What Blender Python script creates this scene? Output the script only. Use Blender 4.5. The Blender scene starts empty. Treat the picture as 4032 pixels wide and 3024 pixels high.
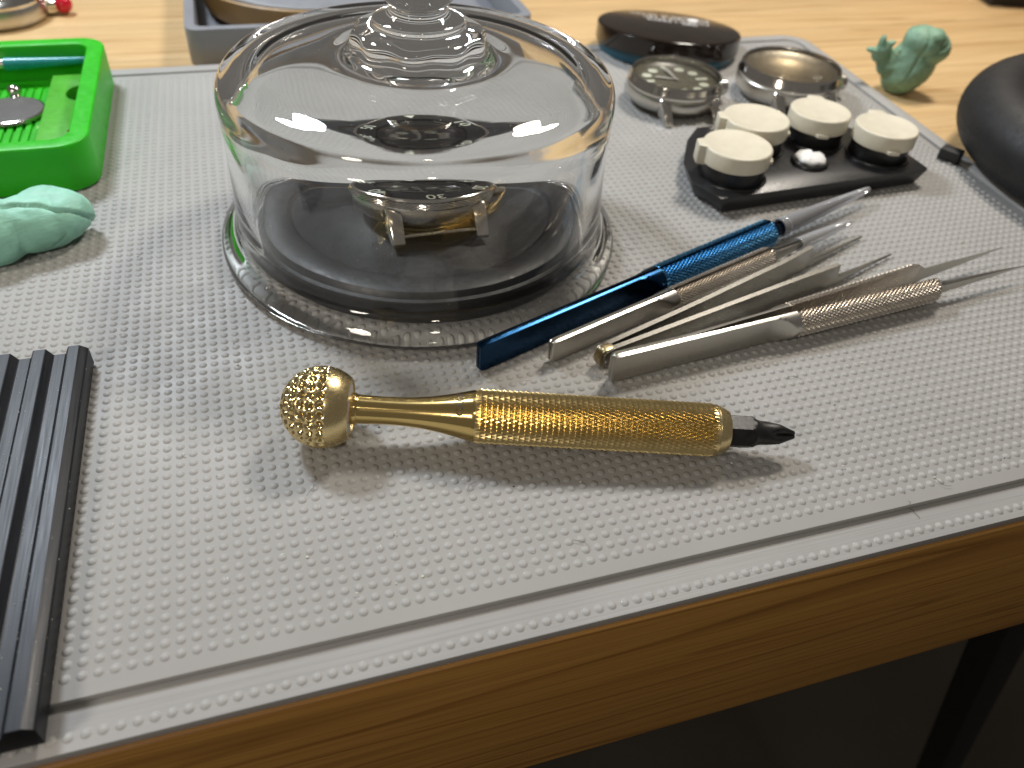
import bpy, bmesh, math, random
import numpy as np
from mathutils import Vector, Matrix
PI = math.pi
random.seed(7)
rng = np.random.default_rng(11)
scene = bpy.context.scene
COL = scene.collection
scene.unit_settings.scale_length = 0.01      # one unit is one centimetre

# ------------------------------------------------------------------ camera
cd = bpy.data.cameras.new("camera")
cam = bpy.data.objects.new("camera", cd)
COL.objects.link(cam)
rx = Vector((0.95512989, -0.29023385, 0.05908639))
ry = Vector((-0.15509477, -0.66004267, -0.73504373))
rz = Vector((0.25233411, 0.69289825, -0.67544024))
m = Matrix((rx, -ry, -rz)).transposed().to_4x4()
m.translation = Vector((4.3176, -7.7914, 12.4964))
cam.matrix_world = m
cd.sensor_width = 36
cd.lens = 28.141
cd.clip_start = 0.5
cd.clip_end = 1000
cd.dof.use_dof = True
cd.dof.focus_distance = 17.2
cd.dof.aperture_fstop = 0.18
cd.dof.aperture_blades = 0
scene.camera = cam

# ------------------------------------------------------------------ world, lamps, exposure
w = bpy.data.worlds.new("World")
scene.world = w
w.use_nodes = True
w.node_tree.nodes["Background"].inputs[0].default_value = (1.0, 0.93, 0.85, 1)
w.node_tree.nodes["Background"].inputs[1].default_value = 0.135

def lamp(name, loc, target, size, power, color):
    l = bpy.data.lights.new(name, 'AREA')
    l.shape = 'DISK'
    l.size = size
    l.energy = power
    l.color = color
    l.cycles.is_caustics_light = True
    o = bpy.data.objects.new(name, l)
    o.location = loc
    o.rotation_euler = (Vector(target) - Vector(loc)).to_track_quat('-Z', 'Y').to_euler()
    COL.objects.link(o)
    return o
lamp("bench_lamp", (-12, 42, 46), (6, 8, 0), 10.5, 28500, (0.86, 0.93, 1.0))
lamp("bench_lamp", (38, 30, 46), (14, 8, 0), 10.5, 21500, (1.0, 0.92, 0.81))
lamp("bench_lamp", (-22, -15, 25), (3, 3, 0), 8, 4400, (1.0, 0.91, 0.80))
lamp("ceiling_lamp", (2, -62, 100), (6, 6, 0), 8, 6500, (1.0, 0.90, 0.72))

scene.view_settings.view_transform = 'Standard'
scene.view_settings.look = 'None'
scene.view_settings.exposure = 0
scene.view_settings.gamma = 1
scene.cycles.use_denoising = True
scene.cycles.max_bounces = 20
scene.cycles.transmission_bounces = 16
scene.cycles.transparent_max_bounces = 12
scene.cycles.glossy_bounces = 6
scene.cycles.sample_clamp_indirect = 0
scene.cycles.caustics_reflective = True
scene.cycles.caustics_refractive = True
scene.cycles.blur_glossy = 0.3

# ------------------------------------------------------------------ materials
class MatNodes:
    def __init__(s, name):
        s.m = bpy.data.materials.new(name)
        s.m.use_nodes = True
        s.t = s.m.node_tree
        s.b = s.t.nodes["Principled BSDF"]
        s.tc = None
    def coord(s, scale=(1, 1, 1), rot=(0, 0, 0), kind='Object'):
        if s.tc is None:
            s.tc = s.t.nodes.new("ShaderNodeTexCoord")
        mp = s.t.nodes.new("ShaderNodeMapping")
        mp.inputs["Scale"].default_value = scale
        mp.inputs["Rotation"].default_value = rot
        s.t.links.new(s.tc.outputs[kind], mp.inputs[0])
        return mp.outputs[0]
    def noise(s, vec, scale, detail=4, rough=0.55, dist=0.0):
        n = s.t.nodes.new("ShaderNodeTexNoise")
        n.inputs["Scale"].default_value = scale
        n.inputs["Detail"].default_value = detail
        n.inputs["Roughness"].default_value = rough
        n.inputs["Distortion"].default_value = dist
        s.t.links.new(vec, n.inputs["Vector"])
        return n.outputs["Fac"]
    def ramp(s, fac, stops):
        r = s.t.nodes.new("ShaderNodeValToRGB")
        e = r.color_ramp.elements
        e[0].position, e[0].color = stops[0][0], (*stops[0][1], 1)
        e[1].position, e[1].color = stops[-1][0], (*stops[-1][1], 1)
        for p, c in stops[1:-1]:
            q = e.new(p)
            q.color = (*c, 1)
        s.t.links.new(fac, r.inputs[0])
        return r.outputs[0]
    def mix(s, fac, a, b, mode='MIX'):
        n = s.t.nodes.new("ShaderNodeMix")
        n.data_type = 'RGBA'
        n.blend_type = mode
        for i, v in ((0, fac), (6, a), (7, b)):
            if isinstance(v, (int, float)):
                n.inputs[i].default_value = v
            elif isinstance(v, tuple):
                n.inputs[i].default_value = (*v, 1)
            else:
                s.t.links.new(v, n.inputs[i])
        return n.outputs[2]
    def color(s, c):
        if isinstance(c, tuple):
            s.b.inputs["Base Color"].default_value = (*c, 1)
        else:
            s.t.links.new(c, s.b.inputs["Base Color"])
    def rough(s, v):
        if isinstance(v, (int, float)):
            s.b.inputs["Roughness"].default_value = v
        else:
            s.t.links.new(v, s.b.inputs["Roughness"])
    def bump(s, h, strength=0.2, dist=0.02):
        n = s.t.nodes.new("ShaderNodeBump")
        n.inputs["Strength"].default_value = strength
        n.inputs["Distance"].default_value = dist
        s.t.links.new(h, n.inputs["Height"])
        s.t.links.new(n.outputs[0], s.b.inputs["Normal"])
    def set(s, **k):
        for a, v in k.items():
            s.b.inputs[a.replace("_", " ")].default_value = v

def plain(name, col, rough=0.5, metal=0.0, var=0.12, vscale=3.0, bump=0.0, bscale=40, **k):
    n = MatNodes(name)
    v = n.coord()
    f = n.noise(v, vscale, 5)
    lo = tuple(max(0, c * (1 - var)) for c in col)
    hi = tuple(min(1, c * (1 + var)) for c in col)
    n.color(n.ramp(f, [(0.3, lo), (0.7, hi)]))
    n.b.inputs["Metallic"].default_value = metal
    r = n.noise(v, vscale * 4, 6)
    n.rough(n.ramp(r, [(0.3, (rough * 0.8,) * 3), (0.7, (min(1, rough * 1.2),) * 3)]))
    if bump:
        n.bump(n.noise(v, bscale, 4), bump)
    n.set(**k)
    return n.m

M = {}
# silicone mat: light grey rubber with faint smears and dust
n = MatNodes("grey_silicone")
v = n.coord()
c = n.ramp(n.noise(v, 0.25, 5), [(0.3, (0.345, 0.339, 0.328)), (0.7, (0.392, 0.386, 0.375))])
sp = n.ramp(n.noise(v, 9, 5, 0.7), [(0.66, (0, 0, 0)), (0.75, (1, 1, 1))])
c = n.mix(sp, c, (0.41, 0.405, 0.395))
n.color(c)
n.rough(n.ramp(n.noise(v, 1.2, 5), [(0.3, (0.42,) * 3), (0.7, (0.6,) * 3)]))
n.bump(n.noise(v, 60, 3), 0.06, 0.01)
n.set(Specular_IOR_Level=0.3)
M['mat'] = n.m
n = MatNodes("grey_silicone_scuffed")
v = n.coord()
vs = n.coord((0.12, 9, 9))
c = n.ramp(n.noise(v, 0.3, 5), [(0.3, (0.355, 0.35, 0.345)), (0.7, (0.40, 0.395, 0.39))])
st = n.ramp(n.noise(vs, 1.6, 6, 0.7), [(0.52, (0, 0, 0)), (0.7, (1, 1, 1))])
n.color(n.mix(st, c, (0.32, 0.315, 0.305)))
n.rough(0.45)
n.bump(n.noise(vs, 2.2, 5, 0.6), 0.25, 0.02)
M['margin'] = n.m

def wood(name, light, mid, dark, rough=0.42):
    n = MatNodes(name)
    oi = n.t.nodes.new("ShaderNodeObjectInfo")
    v0 = n.coord((0.05, 1.0, 1.0))
    va = n.t.nodes.new("ShaderNodeVectorMath")
    va.operation = 'ADD'
    mu = n.t.nodes.new("ShaderNodeVectorMath")
    mu.operation = 'SCALE'
    cmb = n.t.nodes.new("ShaderNodeCombineXYZ")
    for i in range(3):
        n.t.links.new(oi.outputs["Random"], cmb.inputs[i])
    n.t.links.new(cmb.outputs[0], mu.inputs[0])
    mu.inputs["Scale"].default_value = 37.0
    n.t.links.new(v0, va.inputs[0])
    n.t.links.new(mu.outputs[0], va.inputs[1])
    vv = va.outputs[0]
    g1 = n.noise(vv, 0.8, 6, 0.6, 0.4)
    c = n.ramp(g1, [(0.28, mid), (0.62, light)])
    vl = n.t.nodes.new("ShaderNodeVectorMath")
    vl.operation = 'MULTIPLY'
    n.t.links.new(vv, vl.inputs[0])
    vl.inputs[1].default_value = (0.55, 0.8, 0.8)
    ln = n.noise(vl.outputs[0], 0.75, 1.5, 0.5, 0.25)
    lines = n.ramp(ln, [(0.40, (0, 0, 0)), (0.43, (0.55,) * 3), (0.436, (0, 0, 0)), (0.50, (0, 0, 0)), (0.525, (0.8,) * 3), (0.53, (0, 0, 0)), (0.60, (0, 0, 0)), (0.63, (0.6,) * 3), (0.64, (0, 0, 0))])
    c = n.mix(lines, c, dark)
    v2 = n.coord((0.12, 9, 9))
    fine = n.ramp(n.noise(v2, 2.2, 6, 0.7), [(0.3, (0.66, 0.62, 0.55)), (0.55, (1, 1, 1))])
    c = n.mix(1.0, c, fine, 'MULTIPLY')
    n.color(c)
    n.rough(rough)
    n.bump(n.noise(v2, 2.2, 6, 0.7), 0.12, 0.02)
    return n.m
M['wood'] = wood("oiled_maple", (0.74, 0.52, 0.27), (0.66, 0.44, 0.21), (0.48, 0.29, 0.12))
M['wood_front'] = wood("worn_amber_wood", (0.46, 0.24, 0.058), (0.38, 0.185, 0.042), (0.22, 0.092, 0.018), 0.5)

def metal(name, col, rough, var=0.06, streak=None, bump=0.05, turned=0):
    n = MatNodes(name)
    v = n.coord(streak or (1, 1, 1))
    f = n.noise(v, 14 if streak else 3, 5)
    n.color(n.ramp(f, [(0.3, tuple(c * (1 - var) for c in col)), (0.7, tuple(min(1, c * (1 + var)) for c in col))]))
    n.b.inputs["Metallic"].default_value = 1
    n.rough(n.ramp(n.noise(v, 20, 4), [(0.3, (rough * 0.75,) * 3), (0.7, (rough * 1.25,) * 3)]))
    if bump:
        n.bump(f, bump, 0.004)
    if turned:
        tg_ = n.t.nodes.new("ShaderNodeTangent")
        tg_.direction_type = 'RADIAL'
        tg_.axis = 'X'
        n.t.links.new(tg_.outputs[0], n.b.inputs["Tangent"])
        n.b.inputs["Anisotropic"].default_value = turned
        n.b.inputs["Anisotropic Rotation"].default_value = 0.25
    return n.m
M['brass'] = metal("polished_brass", (0.74, 0.55, 0.22), 0.17, 0.05, (14, 0.6, 0.6), 0.08, 0.8)
M['brass_satin'] = metal("satin_brass", (0.76, 0.61, 0.32), 0.27, 0.06)
M['brass_knurl'] = metal("knurled_brass", (0.82, 0.63, 0.29), 0.21, 0.10, None, 0)
M['brass_facet'] = metal('drilled_brass', (0.80, 0.63, 0.31), 0.10, 0.05, None, 0)
M['brass_dark'] = plain("engraved_shadow_brass", (0.035, 0.022, 0.008), 0.6, 0.0)
M['alu_face'] = plain("pale_worn_metal", (0.62, 0.60, 0.57), 0.5, 0.55, 0.2, 14, 0.2, 40)
M['bit'] = plain("black_oxide_steel", (0.020, 0.020, 0.020), 0.38, 0.3, 0.4, 7, 0.03, 60)
M['scratch'] = plain("grey_scuff", (0.16, 0.16, 0.155), 0.6)
M['blue'] = metal("blue_titanium_dark_reflection", (0.010, 0.042, 0.10), 0.2, 0.1, (0.4, 8, 8))  # flats darkened: reflection of the dark room put into the blue
M['blue_knurl'] = metal("blue_anodised_knurl", (0.085, 0.26, 0.46), 0.28, 0.15, None, 0)
M['steel'] = metal("satin_steel", (0.52, 0.50, 0.46), 0.33, 0.05, (0.3, 10, 10))
M['steel_knurl'] = metal("knurled_steel", (0.62, 0.57, 0.51), 0.32, 0.12, None, 0)
M['steel_bright'] = metal("bright_steel", (0.50, 0.48, 0.43), 0.26, 0.06, (0.3, 10, 10))
M['strip'] = metal('strip_steel_dark_reflection', (0.36, 0.345, 0.31), 0.3, 0.1, (0.3, 10, 10))  # steel darkened in colour to stand for reflections of darker neighbours
M['bronze'] = metal("bronzed_end", (0.36, 0.29, 0.17), 0.34, 0.2)
M['chrome'] = metal("polished_case_steel", (0.66, 0.63, 0.58), 0.12, 0.04)
M['case'] = metal("brushed_case_steel", (0.54, 0.52, 0.48), 0.30, 0.08, (1, 1, 8))
M['black_plastic'] = plain("black_plastic", (0.014, 0.014, 0.015), 0.36, 0, 0.3, 3, 0.05, 80)
M['puck'] = plain("dark_grey_plastic", (0.018, 0.018, 0.020), 0.42, 0, 0.3, 1.5, 0.04, 60)
M['rubber'] = plain("black_rubber", (0.010, 0.010, 0.011), 0.6, 0, 0.25, 2, 0.06, 60)
M['cream'] = plain("cream_plastic", (0.68, 0.63, 0.50), 0.42, 0, 0.05, 2, 0.03, 30)
M['white_pith'] = plain("white_pith", (0.80, 0.79, 0.77), 0.7, 0, 0.08, 8, 0.5, 14)
M['green'] = plain("green_printed_plastic", (0.020, 0.46, 0.003), 0.42, 0, 0.08, 1.2, 0.03, 30, Subsurface_Weight=0.35, Subsurface_Radius=(0.25, 0.5, 0.05), Subsurface_Scale=0.7)
M['green_panel'] = plain("pale_green_plastic", (0.085, 0.42, 0.03), 0.40, 0, 0.08, 1.2, 0.03, 30)
M['teal'] = plain("teal_paint", (0.012, 0.26, 0.30), 0.25)
M['teal_dark'] = plain("dark_teal_plastic", (0.006, 0.07, 0.11), 0.35)
M['tin_top'] = plain("black_gloss_brown_sheen", (0.012, 0.006, 0.003), 0.14, 0, 0.3, 1)  # black tin; its brown reflection is put into the base colour
M['print'] = plain("pale_print", (0.92, 0.90, 0.88), 0.5)
M['lume'] = plain("cream_lume", (0.72, 0.74, 0.62), 0.5)
M['dial'] = plain("black_dial", (0.012, 0.012, 0.011), 0.3)
M['dial_sheen'] = plain('dial_painted_sheen', (0.15, 0.14, 0.105), 0.3)  # black dial lightened: the crystal's reflection is put into its colour
M['dial_grey'] = plain("brown_grey_sheen", (0.50, 0.44, 0.34), 0.32, 0.9)  # brownish tone carries the reflection seen in the empty case's crystal
M['tray_grey'] = plain("blue_grey_plastic", (0.235, 0.245, 0.27), 0.45, 0, 0.06, 1, 0.03, 30)
M['bowl'] = plain("tan_bowl", (0.34, 0.205, 0.07), 0.45, 0, 0.1, 1)
M['floor'] = plain("dark_brown_floor", (0.065, 0.053, 0.038), 0.7, 0, 0.3, 0.04)
M['leg'] = plain("black_steel", (0.010, 0.010, 0.011), 0.5)
M['ruby'] = plain("red_cabochon", (0.55, 0.01, 0.03), 0.12, 0, 0.1)
M['grey_face'] = plain("dark_grey_face", (0.095, 0.09, 0.088), 0.5)

def putty_mat(name, a, b, c3):
    n = MatNodes(name)
    v = n.coord()
    c = n.ramp(n.noise(v, 1.3, 6, 0.6, 0.5), [(0.32, b), (0.55, a), (0.75, c3)])
    n.color(c)
    n.rough(0.55)
    vs = n.coord((0.6, 3, 3), (0.3, 0.2, 0.7))
    n.bump(n.noise(vs, 2.6, 7, 0.6, 0.5), 0.28, 0.10)
    n.set(Subsurface_Weight=0.15, Subsurface_Radius=(0.1, 0.2, 0.15), Subsurface_Scale=0.5)
    return n.m
M['putty'] = putty_mat("mint_putty", (0.33, 0.67, 0.53), (0.265, 0.54, 0.42), (0.38, 0.73, 0.60))
M['putty_dark'] = putty_mat("grimy_mint_putty", (0.23, 0.40, 0.28), (0.15, 0.255, 0.16), (0.30, 0.51, 0.39))

# dusty black anodised bar
n = MatNodes("dusty_black_aluminium")
v = n.coord()
vs = n.coord((8, 0.25, 8))
c = n.ramp(n.noise(vs, 3, 6, 0.6), [(0.3, (0.008, 0.009, 0.011)), (0.7, (0.019, 0.021, 0.027))])
d = n.ramp(n.noise(v, 7, 6, 0.75), [(0.62, (0, 0, 0)), (0.8, (0.5,) * 3)])
n.color(n.mix(d, c, (0.15, 0.14, 0.11)))
n.b.inputs["Metallic"].default_value = 0.35
n.rough(n.ramp(n.noise(vs, 3, 5), [(0.3, (0.34,) * 3), (0.7, (0.5,) * 3)]))
n.bump(n.noise(vs, 4, 4), 0.1, 0.01)
M['bar'] = n.m

def glass(name, ior=1.47, rough=0.0, col=(1, 1, 1)):
    m_ = bpy.data.materials.new(name)
    m_.use_nodes = True
    t = m_.node_tree
    b = t.nodes["Principled BSDF"]
    b.inputs["Transmission Weight"].default_value = 1
    b.inputs["IOR"].default_value = ior
    b.inputs["Roughness"].default_value = rough
    b.inputs["Base Color"].default_value = (*col, 1)
    return m_
M['glass'] = glass("clear_glass", 1.48, 0.0, (0.985, 0.99, 0.985))
# thin clear sheet (crystals, tip guard): see-through with a Fresnel sheen
def thin_clear(name, tint=(1, 1, 1), f0=1.5, haze=0.0):
    m_ = bpy.data.materials.new(name)
    m_.use_nodes = True
    t = m_.node_tree
    t.nodes.remove(t.nodes["Principled BSDF"])
    out = t.nodes["Material Output"]
    tr = t.nodes.new("ShaderNodeBsdfTransparent")
    tr.inputs[0].default_value = (*tint, 1)
    gl = t.nodes.new("ShaderNodeBsdfGlossy")
    gl.inputs["Roughness"].default_value = 0.06
    fr = t.nodes.new("ShaderNodeFresnel")
    fr.inputs[0].default_value = f0
    mx = t.nodes.new("ShaderNodeMixShader")
    t.links.new(fr.outputs[0], mx.inputs[0])
    t.links.new(tr.outputs[0], mx.inputs[1])
    t.links.new(gl.outputs[0], mx.inputs[2])
    last = mx
    if haze:
        df = t.nodes.new("ShaderNodeBsdfDiffuse")
        df.inputs[0].default_value = (0.8, 0.8, 0.82, 1)
        m2 = t.nodes.new("ShaderNodeMixShader")
        m2.inputs[0].default_value = haze
        t.links.new(mx.outputs[0], m2.inputs[1])
        t.links.new(df.outputs[0], m2.inputs[2])
        last = m2
    t.links.new(last.outputs[0], out.inputs[0])
    return m_
M['crystal'] = thin_clear("watch_crystal", (0.93, 0.93, 0.92))
M['guard'] = thin_clear("clear_soft_plastic", (0.95, 0.96, 0.98), 1.45, 0.26)

# ------------------------------------------------------------------ builders
def thing(name, label, cat, loc=(0, 0, 0), rotz=0.0, group=None, matrix=None):
    o = bpy.data.objects.new(name, None)
    o.empty_display_size = 0.5
    COL.objects.link(o)
    if matrix is not None:
        o.matrix_world = matrix
    else:
        o.location = loc
        o.rotation_euler = (0, 0, rotz)
    o['label'] = label
    o['category'] = cat
    if group:
        o['group'] = group
    return o

def make(name, verts, faces, mat, parent=None, smooth=40, label=None, bevel=0, segs=2, kind=None):
    me = bpy.data.meshes.new(name)
    me.from_pydata([tuple(map(float, q)) for q in verts], [], faces)
    me.validate()
    bm = bmesh.new()
    bm.from_mesh(me)
    bmesh.ops.recalc_face_normals(bm, faces=bm.faces)
    if bevel:
        es = [e for e in bm.edges if len(e.link_faces) == 2 and e.calc_face_angle(0) > 0.5]
        bmesh.ops.bevel(bm, geom=es, offset=bevel, segments=segs, profile=0.5, affect='EDGES', clamp_overlap=True)
    bm.to_mesh(me)
    bm.free()
    if smooth:
        for p in me.polygons:
            p.use_smooth = True
        if smooth < 180:
            me.set_sharp_from_angle(angle=math.radians(smooth))
    me.materials.append(mat)
    o = bpy.data.objects.new(name, me)
    COL.objects.link(o)
    if parent is not None:
        o.parent = parent
    if label:
        o['label'] = label
    if kind:
        o['kind'] = kind
    return o

def tag(o, label, cat, group=None):
    o['label'] = label
    o['category'] = cat
    if group:
        o['group'] = group
    return o

def lathe(prof, n=48, axis='Z', off=(0, 0, 0)):
    V, Fc, rings = [], [], []
    for r, z in prof:
        if r < 1e-6:
            rings.append([len(V)])
            V.append((0, 0, z))
        else:
            rings.append(list(range(len(V), len(V) + n)))
            V += [(r * math.cos(2 * PI * k / n), r * math.sin(2 * PI * k / n), z) for k in range(n)]
    for a, b in zip(rings, rings[1:]):
        for k in range(n):
            k2 = (k + 1) % n
            if len(a) == 1 and len(b) == 1:
                continue
            if len(a) == 1:
                Fc.append((a[0], b[k], b[k2]))
            elif len(b) == 1:
                Fc.append((a[k], a[k2], b[0]))
            else:
                Fc.append((a[k], a[k2], b[k2], b[k]))
    if axis == 'X':
        V = [(z, x, y) for x, y, z in V]
    V = [(x + off[0], y + off[1], z + off[2]) for x, y, z in V]
    return V, Fc

def join(*parts):
    V, Fc = [], []
    for v, f in parts:
        k = len(V)
        V += list(v)
        Fc += [tuple(i + k for i in q) for q in f]
    return V, Fc

def prism(outline, z0, z1, inset_top=0.0, inset_bot=0.0):
    c = np.mean(np.array(outline), 0)
    def sh(p, d):
        if not d:
            return p
        q = np.array(p) - c
        l = np.linalg.norm(q)
        return tuple(c + q * (1 - d / l))
    n = len(outline)
    V = [(*sh(p, inset_bot), z0) for p in outline] + [(*sh(p, inset_top), z1) for p in outline]
    Fc = [tuple(range(n - 1, -1, -1)), tuple(range(n, 2 * n))]
    Fc += [(i, (i + 1) % n, n + (i + 1) % n, n + i) for i in range(n)]
    return V, Fc

def rrect(x0, y0, x1, y1, r, n=8):
    P = []
    for cx, cy, a in ((x1 - r, y0 + r, -PI / 2), (x1 - r, y1 - r, 0), (x0 + r, y1 - r, PI / 2), (x0 + r, y0 + r, PI)):
        for k in range(n + 1):
            t = a + PI / 2 * k / n
            P.append((cx + r * math.cos(t), cy + r * math.sin(t)))
    return P

def ring_prism(outer, inner, z0, z1):
    n = len(outer)
    V = [(*p, z0) for p in outer] + [(*p, z1) for p in outer] + [(*p, z0) for p in inner] + [(*p, z1) for p in inner]
    Fc = []
    for i in range(n):
        j = (i + 1) % n
        Fc += [(i, j, n + j, n + i), (2 * n + j, 2 * n + i, 3 * n + i, 3 * n + j),
               (n + i, n + j, 3 * n + j, 3 * n + i), (j, i, 2 * n + i, 2 * n + j)]
    return V, Fc

def box(x0, y0, z0, x1, y1, z1):
    return prism([(x0, y0), (x1, y0), (x1, y1), (x0, y1)], z0, z1)

def loft(sections, cap=True):
    n = len(sections[0])
    V = [q for s in sections for q in s]
    Fc = []
    for a in range(len(sections) - 1):
        for i in range(n):
            j = (i + 1) % n
            Fc.append((a * n + i, a * n + j, (a + 1) * n + j, (a + 1) * n + i))
    if cap:
        Fc.append(tuple(range(n - 1, -1, -1)))
        Fc.append(tuple((len(sections) - 1) * n + i for i in range(n)))
    return V, Fc

def tube(path, r, n=12):
    P = [Vector(p) for p in path]
    secs = []
    up = Vector((0, 0, 1))
    for i, p in enumerate(P):
        d = (P[min(i + 1, len(P) - 1)] - P[max(i - 1, 0)]).normalized()
        a = d.cross(up)
        if a.length < 1e-3:
            a = d.cross(Vector((1, 0, 0)))
        a.normalize()
        b = a.cross(d)
        rr = r[i] if isinstance(r, (list, tuple)) else r
        secs.append([tuple(p + a * rr * math.cos(2 * PI * k / n) + b * rr * math.sin(2 * PI * k / n)) for k in range(n)])
    return loft(secs)

def text_mesh(body, size, extrude=0.0, align='CENTER', bold=0.0):
    cu = bpy.data.curves.new("t", 'FONT')
    cu.body = body
    cu.size = size
    cu.extrude = extrude
    cu.align_x = align
    cu.align_y = 'CENTER'
    cu.resolution_u = 4
    cu.offset = bold
    ob = bpy.data.objects.new("t", cu)
    me = bpy.data.meshes.new_from_object(ob)
    V = [tuple(q.co) for q in me.vertices]
    Fc = [tuple(p.vertices) for p in me.polygons]
    bpy.data.objects.remove(ob)
    bpy.data.curves.remove(cu)
    bpy.data.meshes.remove(me)
    return V, Fc

def xf(vf, fn):
    return [fn(*q) for q in vf[0]], vf[1]

# ------------------------------------------------------------------ setting: floor and bench
fl = make("floor", [(-400, -400, -76), (400, -400, -76), (400, 500, -76), (-400, 500, -76)], [(0, 1, 2, 3)], M['floor'])
fl['kind'] = 'structure'

bench = thing("workbench", "amber wooden workbench top under the grey mat, worn front edge facing the viewer", "workbench", (0, 0, -0.4))
yb = -1.195
k = 0
while yb < 74:
    wdt = 3.9 if k == 0 else random.uniform(3.6, 5.2)
    vf = box(-60, yb, -5.35, 130, yb + wdt - 0.012, 0.0 if k == 0 else random.uniform(-0.008, 0.0))
    o = make("board", *vf, M['wood_front'] if k == 0 else M['wood'], bench, bevel=0.045 if k == 0 else 0.015, segs=3)
    yb += wdt
    k += 1
# slanted steel leg below the bench
def bar_between(a, b, w1, w2, t):
    a, b = Vector(a), Vector(b)
    d = (b - a).normalized()
    s = d.cross(Vector((0, 1, 0))).normalized()
    q = s.cross(d)
    V = []
    for p, w_ in ((a, w1), (b, w2)):
        for sx, sy in ((-1, -1), (1, -1), (1, 1), (-1, 1)):
            V.append(tuple(p + s * sx * w_ / 2 + q * sy * t / 2))
    return V, [(0, 1, 2, 3), (7, 6, 5, 4), (0, 4, 5, 1), (1, 5, 6, 2), (2, 6, 7, 3), (3, 7, 4, 0)]
leg = join(bar_between((26.9, 2.5, -5.4), (49.5, 2.5, -75), 1.5, 1.6, 1.4), box(24.6, 1.4, -6.0, 29.0, 3.8, -5.36))
make("leg", *leg, M['leg'], bench, bevel=0.1)
for o in bench.children:
    if o.name.startswith("leg"):
        o.location.z = 0.4

# ------------------------------------------------------------------ silicone mat
mat_root = thing("work_mat", "light grey rubber work mat covered in rows of small round bumps", "mat", (0, 0, -0.4))
H = 0.4
X0, XR0, XR1, YB = -9.0, 27.05, 28.45, 24.45
def mat_outline(d, yfront, rc):
    xa, xb, yb_ = X0 - d, None, YB + d
    P = [(xa, yfront), (XR0 + d, yfront)]
    cx, cy = XR1 + d - rc, yb_ - rc
    for k in range(9):
        t = PI / 2 * k / 8
        P.append((cx + rc * math.cos(t), cy + rc * math.sin(t)))
    cx = xa + rc
    for k in range(9):
        t = PI / 2 + PI / 2 * k / 8
        P.append((cx + rc * math.cos(t), cy + rc * math.sin(t)))
    return P
make("base", *prism(mat_outline(0.72, -1.15, 1.1), 0.003, 0.25, 0.0, 0.03), M['margin'], mat_root, bevel=0.02)
make("field", *prism(mat_outline(0.0, -0.38, 0.5), 0.25, 0.4), M['mat'], mat_root, bevel=0.025)
# raised rim round the back and the two sides (open at the front)
oo, ii = mat_outline(0.71, -1.11, 1.1), mat_outline(0.17, -1.11, 0.6)
n_ = len(oo)
V, Fc = [], []
for i in range(n_):
    V += [(*oo[i], 0.25), (*oo[i], 0.4), (*ii[i], 0.4), (*ii[i], 0.25)]
for i in range(1, n_ - 1 + 1):
    j = (i + 1) % n_
    if i == n_ - 1:
        j = 0
    for a in range(4):
        b = (a + 1) % 4
        Fc.append((i * 4 + a, j * 4 + a, j * 4 + b, i * 4 + b))
Fc += [(4, 5, 6, 7), (3, 2, 1, 0)]
make("rim", V, Fc, M['mat'], mat_root, bevel=0.03)

# bumps
def bump_mesh(nseg):
    prof = [(0.096, -0.002), (0.089, 0.003), (0.079, 0.011), (0.066, 0.021), (0.048, 0.030), (0.026, 0.0355), (0.010, 0.0375), (0, 0.0377)]
    return lathe(prof, nseg)
pos = []
for r in range(0, 97):
    y = 0.25 * r
    xr = XR0 + (XR1 - XR0) * (y + 0.38) / (YB + 0.38)
    for c_ in range(-35, 116):
        x = 0.25 * c_
        if x > xr - 0.2 or (x > xr - 0.45 and y > YB - 0.5):
            continue
        pos.append((x, y, 0.4))
for c_ in range(-35, 110):
    pos.append((0.25 * c_ + 0.083, -0.915, 0.25))
cp = np.array((4.3176, -7.7914, 12.4964 + 0.4))
Rm = np.array((tuple(rx), tuple(ry), tuple(rz)))
P_ = np.array(pos)
Y_ = (P_ - cp) @ Rm.T
U_ = Y_[:, 0] / Y_[:, 2] * 28.141 / 18
V_ = Y_[:, 1] / Y_[:, 2] * 28.141 / 13.5
vis = (np.abs(U_) < 1.0) & (np.abs(V_) < 1.0) & (P_[:, 0] > 0.15)
order = np.argsort(Y_[:, 2] + np.where(vis, 0, 1000))
near = set(order[:300].tolist())
bv, bf = bump_mesh(16)
bme = None
for i in order[:300]:
    if bme is None:
        o = make("bump", bv, bf, M['mat'], mat_root)
        bme = o.data
    else:
        o = bpy.data.objects.new("bump", bme)
        COL.objects.link(o)
        o.parent = mat_root
    s = random.uniform(0.95, 1.05)
    o.scale = (s, s, random.uniform(0.92, 1.06))
    o.location = pos[i]
bv, bf = bump_mesh(12)
bv = np.array(bv)
rest = np.array([pos[i] for i in range(len(pos)) if i not in near])
jz = rng.uniform(0.9, 1.08, (len(rest), 1, 1))
allv = (bv[None] * np.concatenate([np.ones_like(jz), np.ones_like(jz), jz], 2) + rest[:, None, :]).reshape(-1, 3)
nb = len(bv)
tri = [f for f in bf if len(f) == 3]
quad = [f for f in bf if len(f) == 4]
offs = (np.arange(len(rest)) * nb)[:, None, None]
tq = (np.array(quad)[None] + offs).reshape(-1)
tt = (np.array(tri)[None] + offs).reshape(-1)
me = bpy.data.meshes.new("bumps")
me.vertices.add(len(allv))
me.vertices.foreach_set("co", allv.reshape(-1).astype(np.float32))
nq, nt = len(tq) // 4, len(tt) // 3
me.loops.add(len(tq) + len(tt))
me.loops.foreach_set("vertex_index", np.concatenate([tq, tt]).astype(np.int32))
me.polygons.add(nq + nt)
me.polygons.foreach_set("loop_start", np.concatenate([np.arange(nq) * 4, nq * 4 + np.arange(nt) * 3]).astype(np.int32))
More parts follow.
